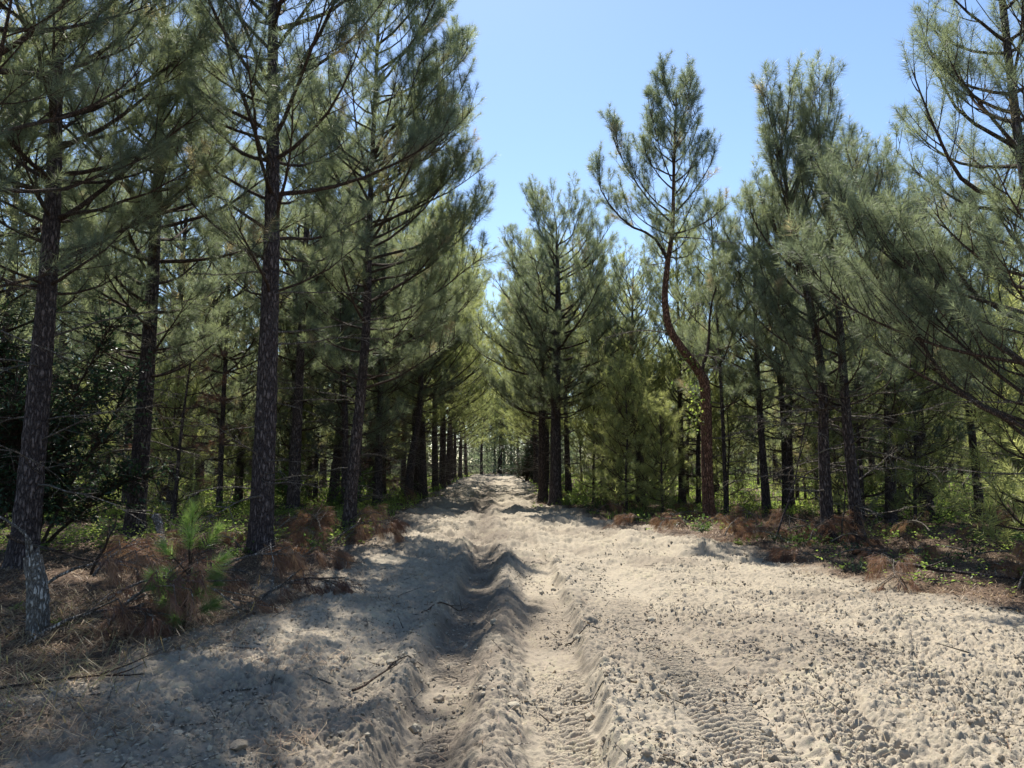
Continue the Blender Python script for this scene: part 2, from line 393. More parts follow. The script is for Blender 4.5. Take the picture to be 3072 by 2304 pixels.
class Pine:
    def __init__(s, seed, up=.6, shoot=(.24, .42)):
        s.r = random.Random(seed); s.rng = np.random.default_rng(seed); s.tr = Geo(); s.cr = Geo()
        s.P = []; s.A = []; s.L = []; s.T = []; s.up = up; s.sh = shoot; s.tw = []
    def shoot(s, p, d, L, t):
        s.P.append(p[:]); s.A.append(d[:]); s.L.append(L); s.T.append(t)
    def limb(s, pts, r0, dens=1.0, start=.3, up=None, tint=.4, wood=1, blen=.4):
        """a living limb: wood tube, side branchlets and needle shoots"""
        r = s.r; up = s.up if up is None else up
        n = len(pts); L = sum((pts[i + 1] - pts[i]).length for i in range(n - 1))
        s.cr.tube([p[:] for p in pts], [r0 * (1 - .8 * i / (n - 1)) for i in range(n)], 5, wood)
        nb = max(4, int(L * 4.2 * dens)); side = r.choice((-1, 1))
        for k in range(nb):
            f = start + (1 - start) * (k + r.random() * .6) / nb
            u = min(f, .999) * (n - 1); i = int(u); p = pts[i].lerp(pts[i + 1], u - i); tg = (pts[i + 1] - pts[i]).normalized()
            h = tg.cross(Vector((0, 0, 1))); h = h.normalized() if h.length > .1 else Vector((1, 0, 0))
            side = -side; ang = R(r.uniform(30, 58))
            ud = tg.cross(h) * -1; ro = r.uniform(-.5, .9)
            d = (tg * math.cos(ang) + (h * side + ud * ro).normalized() * math.sin(ang)); d.z += up * .25; d.normalize()
            lb = min(1.3, max(.22, L * blen * (1.15 - .85 * f) * r.uniform(.6, 1.2)))
            q = [p]; dd = d.copy(); st = lb / 3
            for _ in range(3):
                dd.z += up * .22; dd = (dd + Vector((r.uniform(-.12, .12), r.uniform(-.12, .12), r.uniform(-.1, .1)))).normalized(); q.append(q[-1] + dd * st)
            s.cr.tube([a[:] for a in q], [.011, .009, .007, .004], 3, wood, cap=False)
            t0 = min(.9, max(0, tint + r.uniform(-.3, .3)))
            if r.random() < .02: t0 = 1.15
            s.shoot(q[-1] - dd * .08, dd, r.uniform(*s.sh), t0)
            for _ in range(1 + int(lb * 2.4)):
                v = r.uniform(.25, .95) * 3; j = min(2, int(v)); b = q[j].lerp(q[j + 1], v - j); bd = (q[j + 1] - q[j]).normalized()
                e = (bd + Vector((r.uniform(-1, 1), r.uniform(-1, 1), r.uniform(-.5, .8) + up * .55)) * .75).normalized()
                sl_ = r.uniform(*s.sh) * .85
                s.tw.append((b[:], (b + e * sl_ * .95)[:])); s.shoot(b + e * .04, e, sl_, max(0, t0 + r.uniform(-.15, .15)))
        e = (pts[-1] - pts[-2]).normalized()
        s.shoot(pts[-1] - e * .1, e, s.sh[1] * 1.1, tint)
    def branch(s, p, az, L, e0, e1, r0, **kw):
        r = s.r; n = 7; q = [Vector(p)]; a = az
        for i in range(n - 1):
            t = i / (n - 2); el = e0 + (e1 - e0) * t + r.uniform(-6, 6); a += r.uniform(-.13, .13)
            q.append(q[-1] + Vector((math.cos(a) * math.cos(R(el)), math.sin(a) * math.cos(R(el)), math.sin(R(el)))) * L / (n - 1))
        s.limb(q, r0, **kw)
    def dead(s, p, az, L, mat=1, droop=0):
        r = s.r; q = [Vector(p)]; a = az; n = 6; el = r.uniform(-5, 22) - droop
        for i in range(n - 1):
            el += r.uniform(-12, 7); a += r.uniform(-.22, .22)
            q.append(q[-1] + Vector((math.cos(a) * math.cos(R(el)), math.sin(a) * math.cos(R(el)), math.sin(R(el)))) * L / (n - 1))
        r0 = .007 + .006 * L
        s.tr.tube([v[:] for v in q], [r0 * (1 - .8 * i / (n - 1)) for i in range(n)], 4, mat, cap=False)
        for _ in range(int(2 + L * 5)):
            u = r.uniform(.25, .98) * (n - 1); i = int(u); b = q[i].lerp(q[i + 1], u - i); tg = (q[i + 1] - q[i]).normalized()
            d = (tg + Vector((r.uniform(-1, 1), r.uniform(-1, 1), r.uniform(-.7, .5)))).normalized(); l = r.uniform(.15, .55) * min(1.2, L * .6)
            m_ = b + d * l * .5; d2 = (d + Vector((r.uniform(-.4, .4), r.uniform(-.4, .4), r.uniform(-.5, .2)))).normalized()
            s.tr.tube([b[:], m_[:], (m_ + d2 * l * .5)[:]], [r0 * .4, r0 * .3, r0 * .12], 3, mat, cap=False)
    def trunk(s, path, r0, r1=.02, k=18, step=.12, flare=.5, mat=0):
        L = path[-1][2] - path[0][2]; n = max(12, int(L / step))
        c = curve(path, n); f = np.linspace(0, 1, n)
        z = np.array([p.z for p in c])
        rad = r1 + (r0 - r1) * (1 - f) ** .85 + flare * r0 * np.exp(-np.maximum(z, 0) / .22)
        s.tr.tube([p[:] for p in c], rad, k, mat, jit=.10, rng=s.rng)
        s.c = c; s.rad = rad; return c
    def at(s, z):
        for i in range(len(s.c) - 1):
            if s.c[i + 1].z >= z: return s.c[i], s.rad[i]
        return s.c[-1], s.rad[-1]
    def whorls(s, z0, z1, Rm, dens=1., bias=(0, 0), gap=.52, nper=4, prof=None, e=(8, 58), tint=.4, limb_d=1.0, top_len=.32):
        r = s.r; z = z0; a0 = r.uniform(0, 6)
        while z < z1 - .15:
            u = (z - z0) / (z1 - z0)
            pr = prof(u) if prof else (.62 + .38 * min(1, u / .25)) * (1 - (1 - top_len) * max(0, (u - .3) / .7) ** 1.2)
            m = max(2, int(round(nper * dens + r.uniform(-.8, .8))))
            for k in range(m):
                if r.random() < .13: continue
                az = a0 + k * 2 * PI / m + r.uniform(-.35, .35)
                bl = 1 + bias[0] * math.cos(az) + bias[1] * math.sin(az)
                zz = z + r.uniform(-.12, .12); p, rr = s.at(zz)
                L = max(.35, Rm * pr * bl * r.uniform(.72, 1.12)); e0 = e[0] + (e[1] - e[0]) * u * .8 + r.uniform(-8, 8)
                s.branch(p, az, L, e0, min(85, e0 + 18 + 22 * s.up), min(rr * .55, .010 + .011 * L), tint=tint + r.uniform(-.12, .12), dens=limb_d)
            a0 += 1.1; z += gap * r.uniform(.75, 1.25)
    def deads(s, z0, z1, n, L=(.8, 2.2), mat=1, az=None):
        for _ in range(n):
            z = s.r.uniform(z0, z1); p, rr = s.at(z)
            s.dead(p, s.r.uniform(0, 2 * PI) if az is None else s.r.uniform(*az), s.r.uniform(*L), mat)
    def finish(s, name, npn, nl, nw, mats=None, needle='needle', droop=.10, spread=(74, 33), bark='bark', wood='twig', at=(0, 0)):
        P = np.array(s.P); A = unit(np.array(s.A)); L = np.array(s.L); T = np.array(s.T)
        root = empty(name)
        t = link('trunk', s.tr.mesh('trunk', [M[bark], M['dead_wood'], M[wood]]), root)
        twigs(s.cr, P, P + A * L[:, None], .0045, 1)
        if s.tw: twigs(s.cr, np.array([a for a, b in s.tw]), np.array([b for a, b in s.tw]), .005, 1)
        needles(s.cr, P, A, L, T, npn, nl, nw, s.rng, droop, 0, spread)
        c = link('crown', s.cr.mesh('crown', [M[needle], M[wood]]), root)
        root['_n'] = len(P)
        return root, [t, c]

def put(root, x, y, rz=0., sc=1., dz=-.04):
    root.location = (x, y, gz(x, y) + dz); root.rotation_euler = (0, 0, rz); root.scale = (sc, sc, sc) if np.isscalar(sc) else sc
HERO = []          # footprints the wood behind keeps clear of
def hero(seed, name, x, y, path, r0, z0, Rm, label, dead=(0, 0, 0), npn=84, nl=.235, nw=.0062, up=.6, bark='bark', whorl=None, extra=None, tint=.4, trunk_kw=None, group=None, shoot=(.26, .46)):
    p = Pine(seed, up, shoot)
    p.trunk(path, r0, **(trunk_kw or {}))
    kw = dict(dens=1.0, tint=tint); kw.update(whorl or {})
    p.whorls(z0, path[-1][2], Rm, **kw)
    if dead[2]: p.deads(dead[0], dead[1], dead[2])
    if extra: extra(p)
    root, parts = p.finish(name, npn, nl, nw, bark=bark)
    put(root, x, y); HERO.append((x, y))
    tag(root, label, 'pine tree', group)
    return root, parts

LG = 'big pines along the left side of the track'
# left side of the track, near to far
def ex_l1(p):
    for z, az, L, e in ((7.0, .4, 3.2, 30), (7.4, 2.8, 3.0, 30), (8.2, -.2, 3.0, 30), (5.8, 3.4, 2.8, 15), (4.6, .25, 3.2, 28), (5.2, .5, 3.0, 38), (5.5, 2.6, 2.6, 30), (6.4, .1, 2.4, 20)):
        q, rr = p.at(z); p.branch(q, az, L, e, e + 30, .045, dens=.9)
hero(11, 'pine_tree', -7.15, 11, [(0, 0, -.2), (.08, 0, 2.5), (.1, 0, 5.2), (.03, 0, 8), (.0, 0, 12.5)], .195, 4.3, 2.9,
     'thick-trunked pine nearest the left edge, leaning slightly right', dead=(1.2, 4.3, 16), extra=ex_l1, whorl=dict(dens=.95, gap=.55, limb_d=.9), group=LG)
hero(31, 'pine_tree', -6.5, 8.5, [(0, 0, -.2), (-.1, 0, 4), (-.1, 0, 8), (0, 0, 13)], .18, 3.8, 3.3,
     'pine at the very left rim whose boughs reach in over the stump', dead=(2, 4, 8), whorl=dict(gap=.6, limb_d=.8), nw=.005, group=LG)
hero(12, 'pine_tree', -7.85, 15.6, [(0, 0, -.2), (.1, 0, 4), (.1, 0, 8), (.0, 0, 13.5)], .20, 3.4, 3.3,
     'dark-trunked pine second from the left edge, bare dead twigs round its lower trunk', dead=(.6, 4.2, 34), group=LG)
hero(13, 'pine_tree', -4.15, 12.4, [(0, 0, -.2), (.02, 0, 3), (0, 0, 6), (-.12, 0, 10), (-.2, 0, 14.5)], .205, 4.4, 3.1,
     'biggest straight-trunked pine left of the track beside the young green seedling', dead=(1.0, 5, 18), trunk_kw=dict(flare=.3),
     whorl=dict(dens=.95, gap=.55, limb_d=.9, bias=(.1, -.05), top_len=.7), group=LG)
hero(14, 'pine_tree', -6.6, 22.5, [(0, 0, -.2), (.1, 0, 5), (.25, 0, 13.5)], .20, 4.6, 3.0,
     'straight dark pine standing just right of and behind the biggest left pine', dead=(1.5, 5, 14), group=LG)
hero(15, 'pine_tree', -6.5, 27, [(0, 0, -.2), (.3, 0, 5), (.1, 0, 12.5)], .19, 4.2, 3.0,
     'pine with a faintly bowed trunk, third trunk right of the biggest left pine', dead=(1.5, 4.5, 12), group=LG)
def ex_l6(p):
    for z, az, L, e in ((4.2, .2, 3.2, 22), (5.4, -.1, 3.4, 28), (6.8, .3, 3.4, 34), (8.0, 0, 3.2, 42), (9.0, -.3, 2.8, 48), (7.4, .2, 3.3, 22), (8.6, .35, 3.3, 26), (9.6, -.2, 3.2, 28), (10.4, .1, 3.1, 32), (11.2, .3, 3.0, 36), (12.0, 0, 2.8, 42), (6.2, .3, 3.3, 18), (5.0, .1, 3.2, 14), (8.0, -.4, 3.2, 24), (9.0, .6, 3.2, 30), (10.8, -.5, 3.0, 36), (3.4, -.2, 2.6, 18)):
        q, rr = p.at(z); p.branch(q, az, L, e, e + 24, .034, dens=1.45)
hero(16, 'pine_tree', -3.75, 17.2, [(0, 0, -.2), (.08, 0, 1.5), (.3, 0, 4.5), (.35, 0, 8), (.5, 0, 14.3)], .165, 3.7, 2.9,
     'slender pine leaning right at the left verge, long branches reaching over the track', dead=(1.0, 4, 14), extra=ex_l6, whorl=dict(dens=.95, bias=(.12, 0), top_len=.85), tint=.45, group=LG)
hero(17, 'pine_tree', -4.95, 27.5, [(0, 0, -.2), (.05, 0, 5), (.1, 0, 14.2)], .17, 4.2, 3.5,
     'upright pine on the left verge between two leaning trunks', dead=(1.5, 4.5, 10), npn=60, nw=.008, group=LG, whorl=dict(top_len=.75, limb_d=.85, gap=.58))
hero(18, 'pine_tree', -4.2, 30, [(0, 0, -.2), (.15, 0, 1.8), (.42, 0, 3.6), (.5, 0, 6), (.4, 0, 11.0)], .19, 3.7, 2.7,
     'stout pine bowed to the right at the left verge, base standing at the sand edge', dead=(1.5, 4, 8), npn=60, nw=.008, group=LG)

# right side of the track
RG = 'pines along the right side of the track'
def ex_r1(p):
    for z, az, L, e in ((3.4, 3.0, 3.3, 12), (4.6, 2.9, 3.0, 22), (3.9, .3, 2.8, 10), (6.5, 2.7, 2.6, 35), (6.3, .4, 2.8, 28)):
        q, rr = p.at(z); p.branch(q, az, L, e, e + 30, .035, dens=1.1)
hero(21, 'pine_tree', 1.62, 28, [(0, 0, -.2), (.05, 0, 4), (.15, 0, 8), (.1, 0, 10.9)], .235, 3.4, 3.7,
     'full-crowned pine standing alone at the right verge where the track narrows', dead=(1.2, 3.6, 10), extra=ex_r1, npn=70, nw=.0075,
     whorl=dict(top_len=.6, nper=5, e=(0, 50)), up=.75, tint=.55, group=RG)
hero(22, 'pine_tree', 1.28, 30.5, [(0, 0, -.2), (-.05, 0, 4), (0, 0, 9.5)], .21, 3.6, 2.3,
     'thick dark trunk close behind and left of the full-crowned right verge pine', dead=(1.2, 4, 8), npn=50, nw=.008, group=RG)
def ex_r2(p):
    # the second stem leaving the bend to the right, and the long left limb
    c = curve([(-.15, 0, 4.0), (.10, 0, 4.8), (.22, .1, 5.9), (.55, .1, 7.0)], 8); p.limb(c, .06, dens=1.0, start=.45)
    c = curve([(-.95, 0, 7.2), (-1.35, 0, 7.9), (-2.1, -.1, 8.25), (-2.75, -.1, 9.1), (-2.9, -.1, 9.9)], 10); p.limb(c, .045, dens=1.3, start=.3)
    c = curve([(-.85, 0, 8.3), (-1.5, .3, 9.2), (-2.2, .3, 10.4), (-2.45, .3, 11.2)], 8); p.limb(c, .03, dens=1.5, start=.3)
    c = curve([(-.8, 0, 9.5), (-1.2, -.3, 10.4), (-1.45, -.3, 11.6)], 7); p.limb(c, .022, dens=1.5, start=.3)
hero(23, 'pine_tree', 5.27, 20, [(0, 0, -.2), (-.03, 0, 1.5), (-.02, 0, 3.6), (-.20, 0, 4.15), (-.62, 0, 4.75), (-.96, 0, 5.35), (-1.06, 0, 6.2), (-.95, 0, 7.2), (-.80, 0, 8.2), (-.72, 0, 10), (-.6, 0, 12.1)], .165, 7.4, 1.95,
     'pine with a sharply crooked reddish trunk right of the track', dead=(3.6, 8.0, 12), extra=ex_r2, bark='bark_red', up=.9,
     whorl=dict(dens=1.1, bias=(0, 0), gap=.42, top_len=.5), nw=.007, tint=.32, group=RG)
hero(24, 'pine_tree', 6.3, 22, [(0, 0, -.2), (-.05, 0, 4), (-.2, 0, 9.2)], .07, 3.3, 2.0,
     'thin pole-like pine just right of the crooked reddish trunk', dead=(1, 3.5, 12), up=.8, group=RG)
hero(25, 'pine_tree', 7.6, 22.3, [(0, 0, -.2), (-.08, 0, 2), (-.15, 0, 5), (-.1, 0, 9.6)], .135, 3.2, 2.4,
     'dark pine leaning left between the crooked trunk and the twin pines', dead=(.8, 3.5, 18), up=.8, group=RG)
hero(26, 'pine_tree', 6.4, 15.2, [(0, 0, -.2), (-.02, 0, 1.8), (.0, 0, 3.6), (-.35, 0, 6), (-.8, 0, 9.1)], .135, 2.9, 2.3,
     'left one of the twin pines at the right verge, tallest spire', dead=(.7, 3.2, 22), up=1.15, tint=.36, whorl=dict(nper=4, gap=.46, e=(12, 84), limb_d=.8, top_len=.6), group=RG)
hero(27, 'pine_tree', 6.85, 14.9, [(0, 0, -.2), (-.02, 0, 1.0), (-.10, 0, 2.4), (-.16, 0, 4.5), (-.28, 0, 6.5), (-.42, 0, 8.7)], .135, 2.8, 2.3,
     'right one of the twin pines at the right verge, bulging dark base', dead=(.6, 3.2, 22), up=1.15, tint=.34, whorl=dict(nper=4, gap=.46, e=(12, 84), limb_d=.8, top_len=.6), trunk_kw=dict(flare=.8), group=RG)
hero(28, 'pine_tree', 11.1, 20, [(0, 0, -.2), (-.1, 0, 3), (-.15, 0, 8.6)], .19, 2.8, 2.7,
     'broad dark trunk with lichen right of the twin pines', dead=(.8, 3.2, 16), up=.8, group=RG)
hero(29, 'pine_tree', 12.4, 19.8, [(0, 0, -.2), (-.1, 0, 2.2), (-.2, 0, 4.5), (-.1, 0, 8.4)], .12, 2.8, 2.6,
     'slim pine leaning left near the right edge, next to the lichen trunk', dead=(.6, 3.4, 22), up=.8, group=RG)
def ex_r8(p):
    # forked leaders and the long limbs sweeping left over the verge
    c = curve([(-.15, 0, 5.3), (.05, 0, 6.3), (.0, 0, 7.5), (.1, 0, 9)], 9); p.limb(c, .055, dens=1.1, start=.1)
    c = curve([(-.25, 0, 4.9), (-.9, 0, 5.15), (-1.3, -.1, 5.8), (-1.55, -.1, 6.6)], 9); p.limb(c, .035, dens=1.0)
    c = curve([(-.2, 0, 5.6), (-.9, .1, 6.2), (-1.25, .1, 7.2)], 7); p.limb(c, .03, dens=1.1)
    c = curve([(0, 0, 2.6), (-.35, .9, 3.5), (-.6, 2.0, 4.7), (-.7, 2.8, 5.6), (-.75, 3.4, 6.9)], 12); p.limb(c, .045, dens=1.5, start=.3, blen=.3)
    c = curve([(0, 0, 1.9), (-.7, .8, 2.6), (-.9, 1.6, 3.8), (-1.3, 2.2, 5.0), (-1.5, 2.7, 6.4)], 12); p.limb(c, .035, dens=1.3, start=.3, blen=.28)
    c = curve([(0, 0, 3.2), (-.2, 1.2, 4.1), (-.1, 2.4, 5.6)], 9); p.limb(c, .035, dens=1.4, start=.25)
    c = curve([(0, 0, 2.2), (-.5, .9, 3.2), (-.5, 2.2, 4.4)], 9); p.limb(c, .03, dens=1.4, start=.25)
_ex8 = ex_r8
def ex_r8(p):
    _ex8(p)
    for q in ([(0, 0, 2.0), (-.5, .9, 2.5), (-1.1, 1.9, 3.3), (-1.5, 2.6, 4.2)], [(0, 0, 2.8), (-.9, .8, 3.2), (-1.7, 1.6, 3.9), (-2.2, 2.2, 4.8)], [(0, 0, 1.6), (.2, 1.0, 2.1), (.0, 2.0, 2.8), (-.4, 2.9, 3.6)], [(0, 0, 3.4), (-.8, 1.4, 4.3), (-1.3, 2.4, 5.5)]):
        p.limb(curve(q, 10), .028, dens=1.3, start=.3)
hero(30, 'pine_tree', 6.62, 9.0, [(0, 0, -.2), (0, 0, 2), (-.02, 0, 4), (-.18, 0, 5.5), (-.28, 0, 8), (-.35, 0, 11)], .095, 2.3, 2.1,
     'tall forked pine at the right edge, long limbs sweeping left', dead=(.8, 2.6, 10), extra=ex_r8, up=.8, nl=.2, nw=.0045,
     whorl=dict(dens=1.1, gap=.5, bias=(.25, .1), limb_d=1.05), group=RG)

# the wood behind: twelve grown pines, then copies with their trunks and crowns
VAR = []
vr = random.Random(5)
#        height, trunk radius, crown foot, crown radius, tint, shape word
VS = [(8.8, .12, 1.7, 2.6, .55, 'slim'), (10.5, .15, 2.4, 2.9, .4, 'straight'), (12, .19, 3.2, 3.1, .5, 'thick'), (9.5, .13, 1.8, 2.8, .68, 'slim'),
      (12.8, .2, 3.4, 3.3, .45, 'thick'), (7.6, .09, 1.3, 2.4, .6, 'small'), (10, .15, 2.2, 2.9, .35, 'straight'), (9.0, .085, 1.5, 2.5, .6, 'thin'), (11, .17, 2.8, 3.0, .5, 'tall'),
      (12.4, .2, 3.3, 4.3, .55, 'spreading'), (11.6, .18, 3.0, 4.0, .7, 'spreading'), (4.6, .05, .35, 1.7, .6, 'young')]
for k, (H, r0, zb, Rm, ti, _w) in enumerate(VS):
    p = Pine(100 + k, .55 + .5 * vr.random()); bx = vr.uniform(-.4, .4) * (H / 10)
    p.trunk([(0, 0, -.2), (bx * .3, bx * .2, H * .3), (bx, 0, H * .6), (bx * .6, bx * .3, H)], r0, k=10, step=.4)
    p.whorls(zb, H, Rm, dens=1.05, gap=.56 if k != 11 else .4, tint=ti, top_len=.9 if k in (9, 10) else .66, e=(2, 66), limb_d=.72, prof=None)
    if k != 11: p.deads(.5, 3.6, 18, (1.0, 2.4))
    root, parts = p.finish('pine_tree', 32, .25, .0135, needle='needle_light' if k in (0, 3, 5, 9, 10, 11) else 'needle')
    VAR.append((root, parts, H))
def clear(xx, yy, d2):
    return min((a - xx) ** 2 + (b - yy) ** 2 for a, b in HERO) >= d2
pos = []        # x, y, variant or None, scale or None
gr = random.Random(9)
y = 19.0
while y < 84:
    near = y < 42
    st = 4.1 if near else 5.4
    wdt = .74 * y + 3
    x = -wdt + gr.random() * st
    while x < wdt:
        xx = x + gr.uniform(-.9, .9); yy = y + gr.uniform(-1.1, 1.1)
        l = np.interp(yy, YL, XL); rr_ = np.interp(yy, YR, XR)
        ok = xx < l - 1.3 or xx > rr_ + 1.2
        if -2.2 < xx - rr_ < 1.6 and yy < 28: ok = False
        if not clear(xx, yy, 4.5): ok = False
        if yy < 27 and 1.5 < xx < 5.2: ok = False
        if yy > 33 and abs(xx + 1.3) < 6.5: ok = False
        if yy < 25 and xx < -6: ok = False
        if ok: pos.append((xx, yy, None, None))
        x += st
    y += 4.2 if near else 6.6
for x, y, k, s in ((-4.5, 35.5, 9, 1.05), (-4.2, 41, 10, 1.1), (-4.3, 46, 9, 1.15), (-4.5, 52, 10, 1.2), (-4.8, 59, 9, 1.15), (-5.2, 67, 10, 1.05), (-5.3, 76, 9, 1.1), (-5.3, 86, 10, 1.1),
                   (2.7, 35.5, 10, .92), (1.9, 41.5, 9, 1.0), (1.8, 48, 10, 1.05), (1.8, 55, 9, 1.1), (1.8, 63, 10, 1.1), (-3.9, 33, 10, .98), (2.4, 72, 9, 1.0), (9.2, 18.2, 6, .92), (13.3, 18.2, 8, .85), (8.9, 24.0, 2, .88), (4.6, 27, 8, .8), (2.4, 82, 10, 1.05), (4.4, 31.5, 10, .8),
                   (-7.2, 38, 2, 1), (-7.0, 48, 4, 1), (5.4, 38, 3, 1), (5.6, 46, 8, .9),
                   (-4.0, 97, 9, 1), (-1.6, 104, 10, 1.15), (.9, 99, 9, 1.1), (3.4, 104, 10, 1), (-2.6, 112, 4, 1.1), (0, 110, 2, 1.1)): pos.append((x, y, k, s))
# left wood a little nearer, and trees left of the picture whose shade falls into it
for x, y in ((-10.7, 23.5), (-12.2, 17.8),  (-14.2, 21.5), (-10.4, 13.5), (-5.4, 24.2), (14.2, 17.0), (8.6, 23.5), (10.4, 25.5), (13.6, 24.5), (6.6, 26.5)): pos.append((x, y, None, None))
for x, y in ((-9.0, 23.0), (-5.9, 34.5), (-7.9, 30.0), (-7.6, 25.5), (-6.6, 38.0), (-12.8, 27.5), (-5.6, 27.2)): pos.append((x, y, 7, 1.15))
for x, y, k in ((-9.8, 8.6, 2),): pos.append((x, y, k, 1.12))
for x, y in ((-12, 21), (8.6, 18.4), (10.0, 18.6), (12.6, 17.2), (3.6, 23.5), (4.6, 26), (7.2, 25), (-10, 27), (9.4, 21.5), (14.2, 21), (3.2, 29.5), (6, 30), (11, 28), (15, 26), (4.4, 21.8), (8.1, 11.7), (9.6, 13.4), (-9.3, 20.5), (-8.0, 27), (-12, 25.5)): pos.append((x, y, 11, gr.uniform(.7, 1.1)))
pos.sort(key=lambda q: q[1])
used = [False] * len(VAR)
for i, (x, y, k, s) in enumerate(pos):
    if k is None:
        k = gr.choice((1, 2, 4, 6, 8, 0, 3)) if x < 0 else gr.choice((0, 3, 5, 6, 7, 1, 8))
        s = gr.uniform(.92, 1.12) if x < 0 else gr.uniform(.82, 1.02)
    root, parts, H = VAR[k]
    o = root if not used[k] else copy_tree(root, parts); used[k] = True
    put(o, x, y, gr.uniform(0, 2 * PI), (s, s, s * gr.uniform(.96, 1.04)))
    far = 'close behind the front row' if y < 30 else ('in the middle of the wood' if y < 55 else 'deep in the wood')
    sd = 'left' if x < -1.5 else 'right'
    if y < 12 and x < 0: lab = 'shade-casting pine at the very left rim of the wood'
    elif y < 12: lab = 'young bushy pine at the far right edge beside the fallen pole'
    elif abs(x + .5) < 5 and y > 90: lab = 'distant pine closing the far end of the track'; sd = None
    else: lab = '%s pine standing %s on the %s side' % (VS[k][5], far, sd)
    tag(o, lab, 'pine tree', 'pines in the %s wood behind the track verge' % sd if sd else 'pines closing the far end of the track')
print('pines', len(pos), [v[0]['_n'] for v in VAR])
def far_wood():
    g = np.random.default_rng(55); geo = Geo()
    for i in range(300):
        y = g.uniform(86, 160); x = g.uniform(-.85, .85) * y
        if abs(x + 1.7) < 6 and y < 104: continue
        H = g.uniform(9.5, 13); n = 1500; u = g.random(n); a = g.random(n) * 2 * PI
        rr = 3.4 * np.sqrt(g.random(n)) * (1.05 - .75 * u) * (1 + .25 * np.sin(a * 3 + i))
        C = np.stack([x + np.cos(a) * rr, y + np.sin(a) * rr, .1 + u ** 1.15 * H], 1); D = np.stack([np.cos(a), np.sin(a), .9 + 0 * a], 1) + g.normal(0, .5, (n, 3))
        leaves(geo, C, D, .55 * (.6 + .8 * g.random(n)), .07, .4 + .3 * (g.random(n) - .5), g)
        geo.tube([(x, y, 0), (x + g.normal(0, .2), y, H * .9)], [.18, .05], 5, 1, cap=False)
    o = link('far_wood', geo.mesh('far_wood', [M['needle'], M['bark']])); tag(o, 'far pine wood closing the view behind the nearer trunks', 'woodland', kind='stuff')

# ------------------------------------------------------------------ leafy plants
def leaves(geo, C, D, ln, wd, tint, rng, mat=0, fold=.25):
    """pointed leaves folded on the midrib: base C, direction D"""
    n = len(C); D = unit(D); S = unit(np.cross(D, rng.normal(0, .55, (n, 3)) + np.array([0, 0, 1.]))); U = np.cross(S, D)
    ln = np.broadcast_to(ln, (n,))[:, None]; wd = np.broadcast_to(wd, (n,))[:, None]
    mid = C + D * ln * .48
    V = np.stack([C, mid + S * wd + U * wd * fold, C + D * ln - U * ln * .12, mid - S * wd + U * wd * fold], 1).reshape(-1, 3)
    i = np.arange(n)[:, None] * 4
    F = np.concatenate([i + np.array([[0, 1, 2]]), i + np.array([[0, 2, 3]])], 0)
    geo.add(V, F, mat, False, np.repeat(tint, 4))
far_wood()
def shrub(seed, H, Rr, nst, nleaf, ll, mat, name, upright=.7, stemr=.012):
    r = random.Random(seed); g = np.random.default_rng(seed); st = Geo(); lf = Geo(); C = []; D = []
    for k in range(nst):
        az = r.uniform(0, 6.28); q = [Vector((r.uniform(-.05, .05), r.uniform(-.05, .05), -.05))]; el = r.uniform(50, 88) * upright + 25 * (1 - upright)
        L = H * r.uniform(.6, 1.1)
        for i in range(6):
            a2 = az + r.uniform(-.4, .4); el += r.uniform(-14, 8)
            q.append(q[-1] + Vector((math.cos(a2) * math.cos(R(el)) * Rr / H * 1.4, math.sin(a2) * math.cos(R(el)) * Rr / H * 1.4, math.sin(R(el)))) * L / 6)
        st.tube([p[:] for p in q], [stemr * (1 - .12 * i) for i in range(7)], 4, 0, cap=False)
        for _ in range(max(1, nleaf // nst // 7)):
            u = r.uniform(.25, 1) * 5.99; i = int(u); b = q[i].lerp(q[i + 1], u - i)
            d = Vector((r.uniform(-1, 1), r.uniform(-1, 1), r.uniform(-.3, .9))).normalized(); l = r.uniform(.15, .5) * Rr
            e = b + d * l; st.tube([b[:], e[:]], [stemr * .35, stemr * .15], 3, 0, cap=False)
            for m in range(7):
                C.append((b.lerp(e, r.uniform(.3, 1)))[:]); D.append((d + Vector((r.uniform(-1, 1), r.uniform(-1, 1), r.uniform(-.8, .5))) * 1.1)[:])
    C = np.array(C); D = np.array(D); n = len(C)
    leaves(lf, C, D, ll * (.7 + .6 * g.random(n)), ll * .24, .5 + .5 * (g.random(n) - .5), g)
    root = empty(name); a = link('stems', st.mesh('stems', [M['twig']]), root); b = link('foliage', lf.mesh('foliage', [M[mat]]), root)
    return root, [a, b]
# the dark glossy evergreen behind the left pine
o, _ = shrub(301, 5.4, 2.0, 16, 15000, .11, 'leaf_dark', 'evergreen_tree', .75, .035)
put(o, -8.6, 13.6); tag(o, 'dark glossy broadleaf evergreen behind the pine nearest the left edge', 'evergreen tree')
o2 = copy_tree(o, _); put(o2, 1.2, 62, 2.0, (1.1, 1.1, .85)); tag(o2, 'dark rounded evergreen bush far down the track, right side', 'evergreen bush')
SV = [shrub(310 + i, h, rr, ns, nlf, ll, mt, 'understory_shrub') for i, (h, rr, ns, nlf, ll, mt) in enumerate(
    ((.7, .4, 9, 420, .06, 'leaf'), (1.3, .6, 10, 800, .07, 'leaf'), (.45, .35, 8, 350, .05, 'leaf_bright'), (2.0, .9, 10, 1300, .08, 'leaf'), (.5, .3, 7, 260, .055, 'leaf_dark')))]
sr = random.Random(44); usedS = [False] * 5
def place_shrub(k, x, y, s, label, group):
    root, parts = SV[k]; o = root if not usedS[k] else copy_tree(root, parts); usedS[k] = True
    put(o, x, y, sr.uniform(0, 6.28), s); tag(o, label, 'shrub', group)
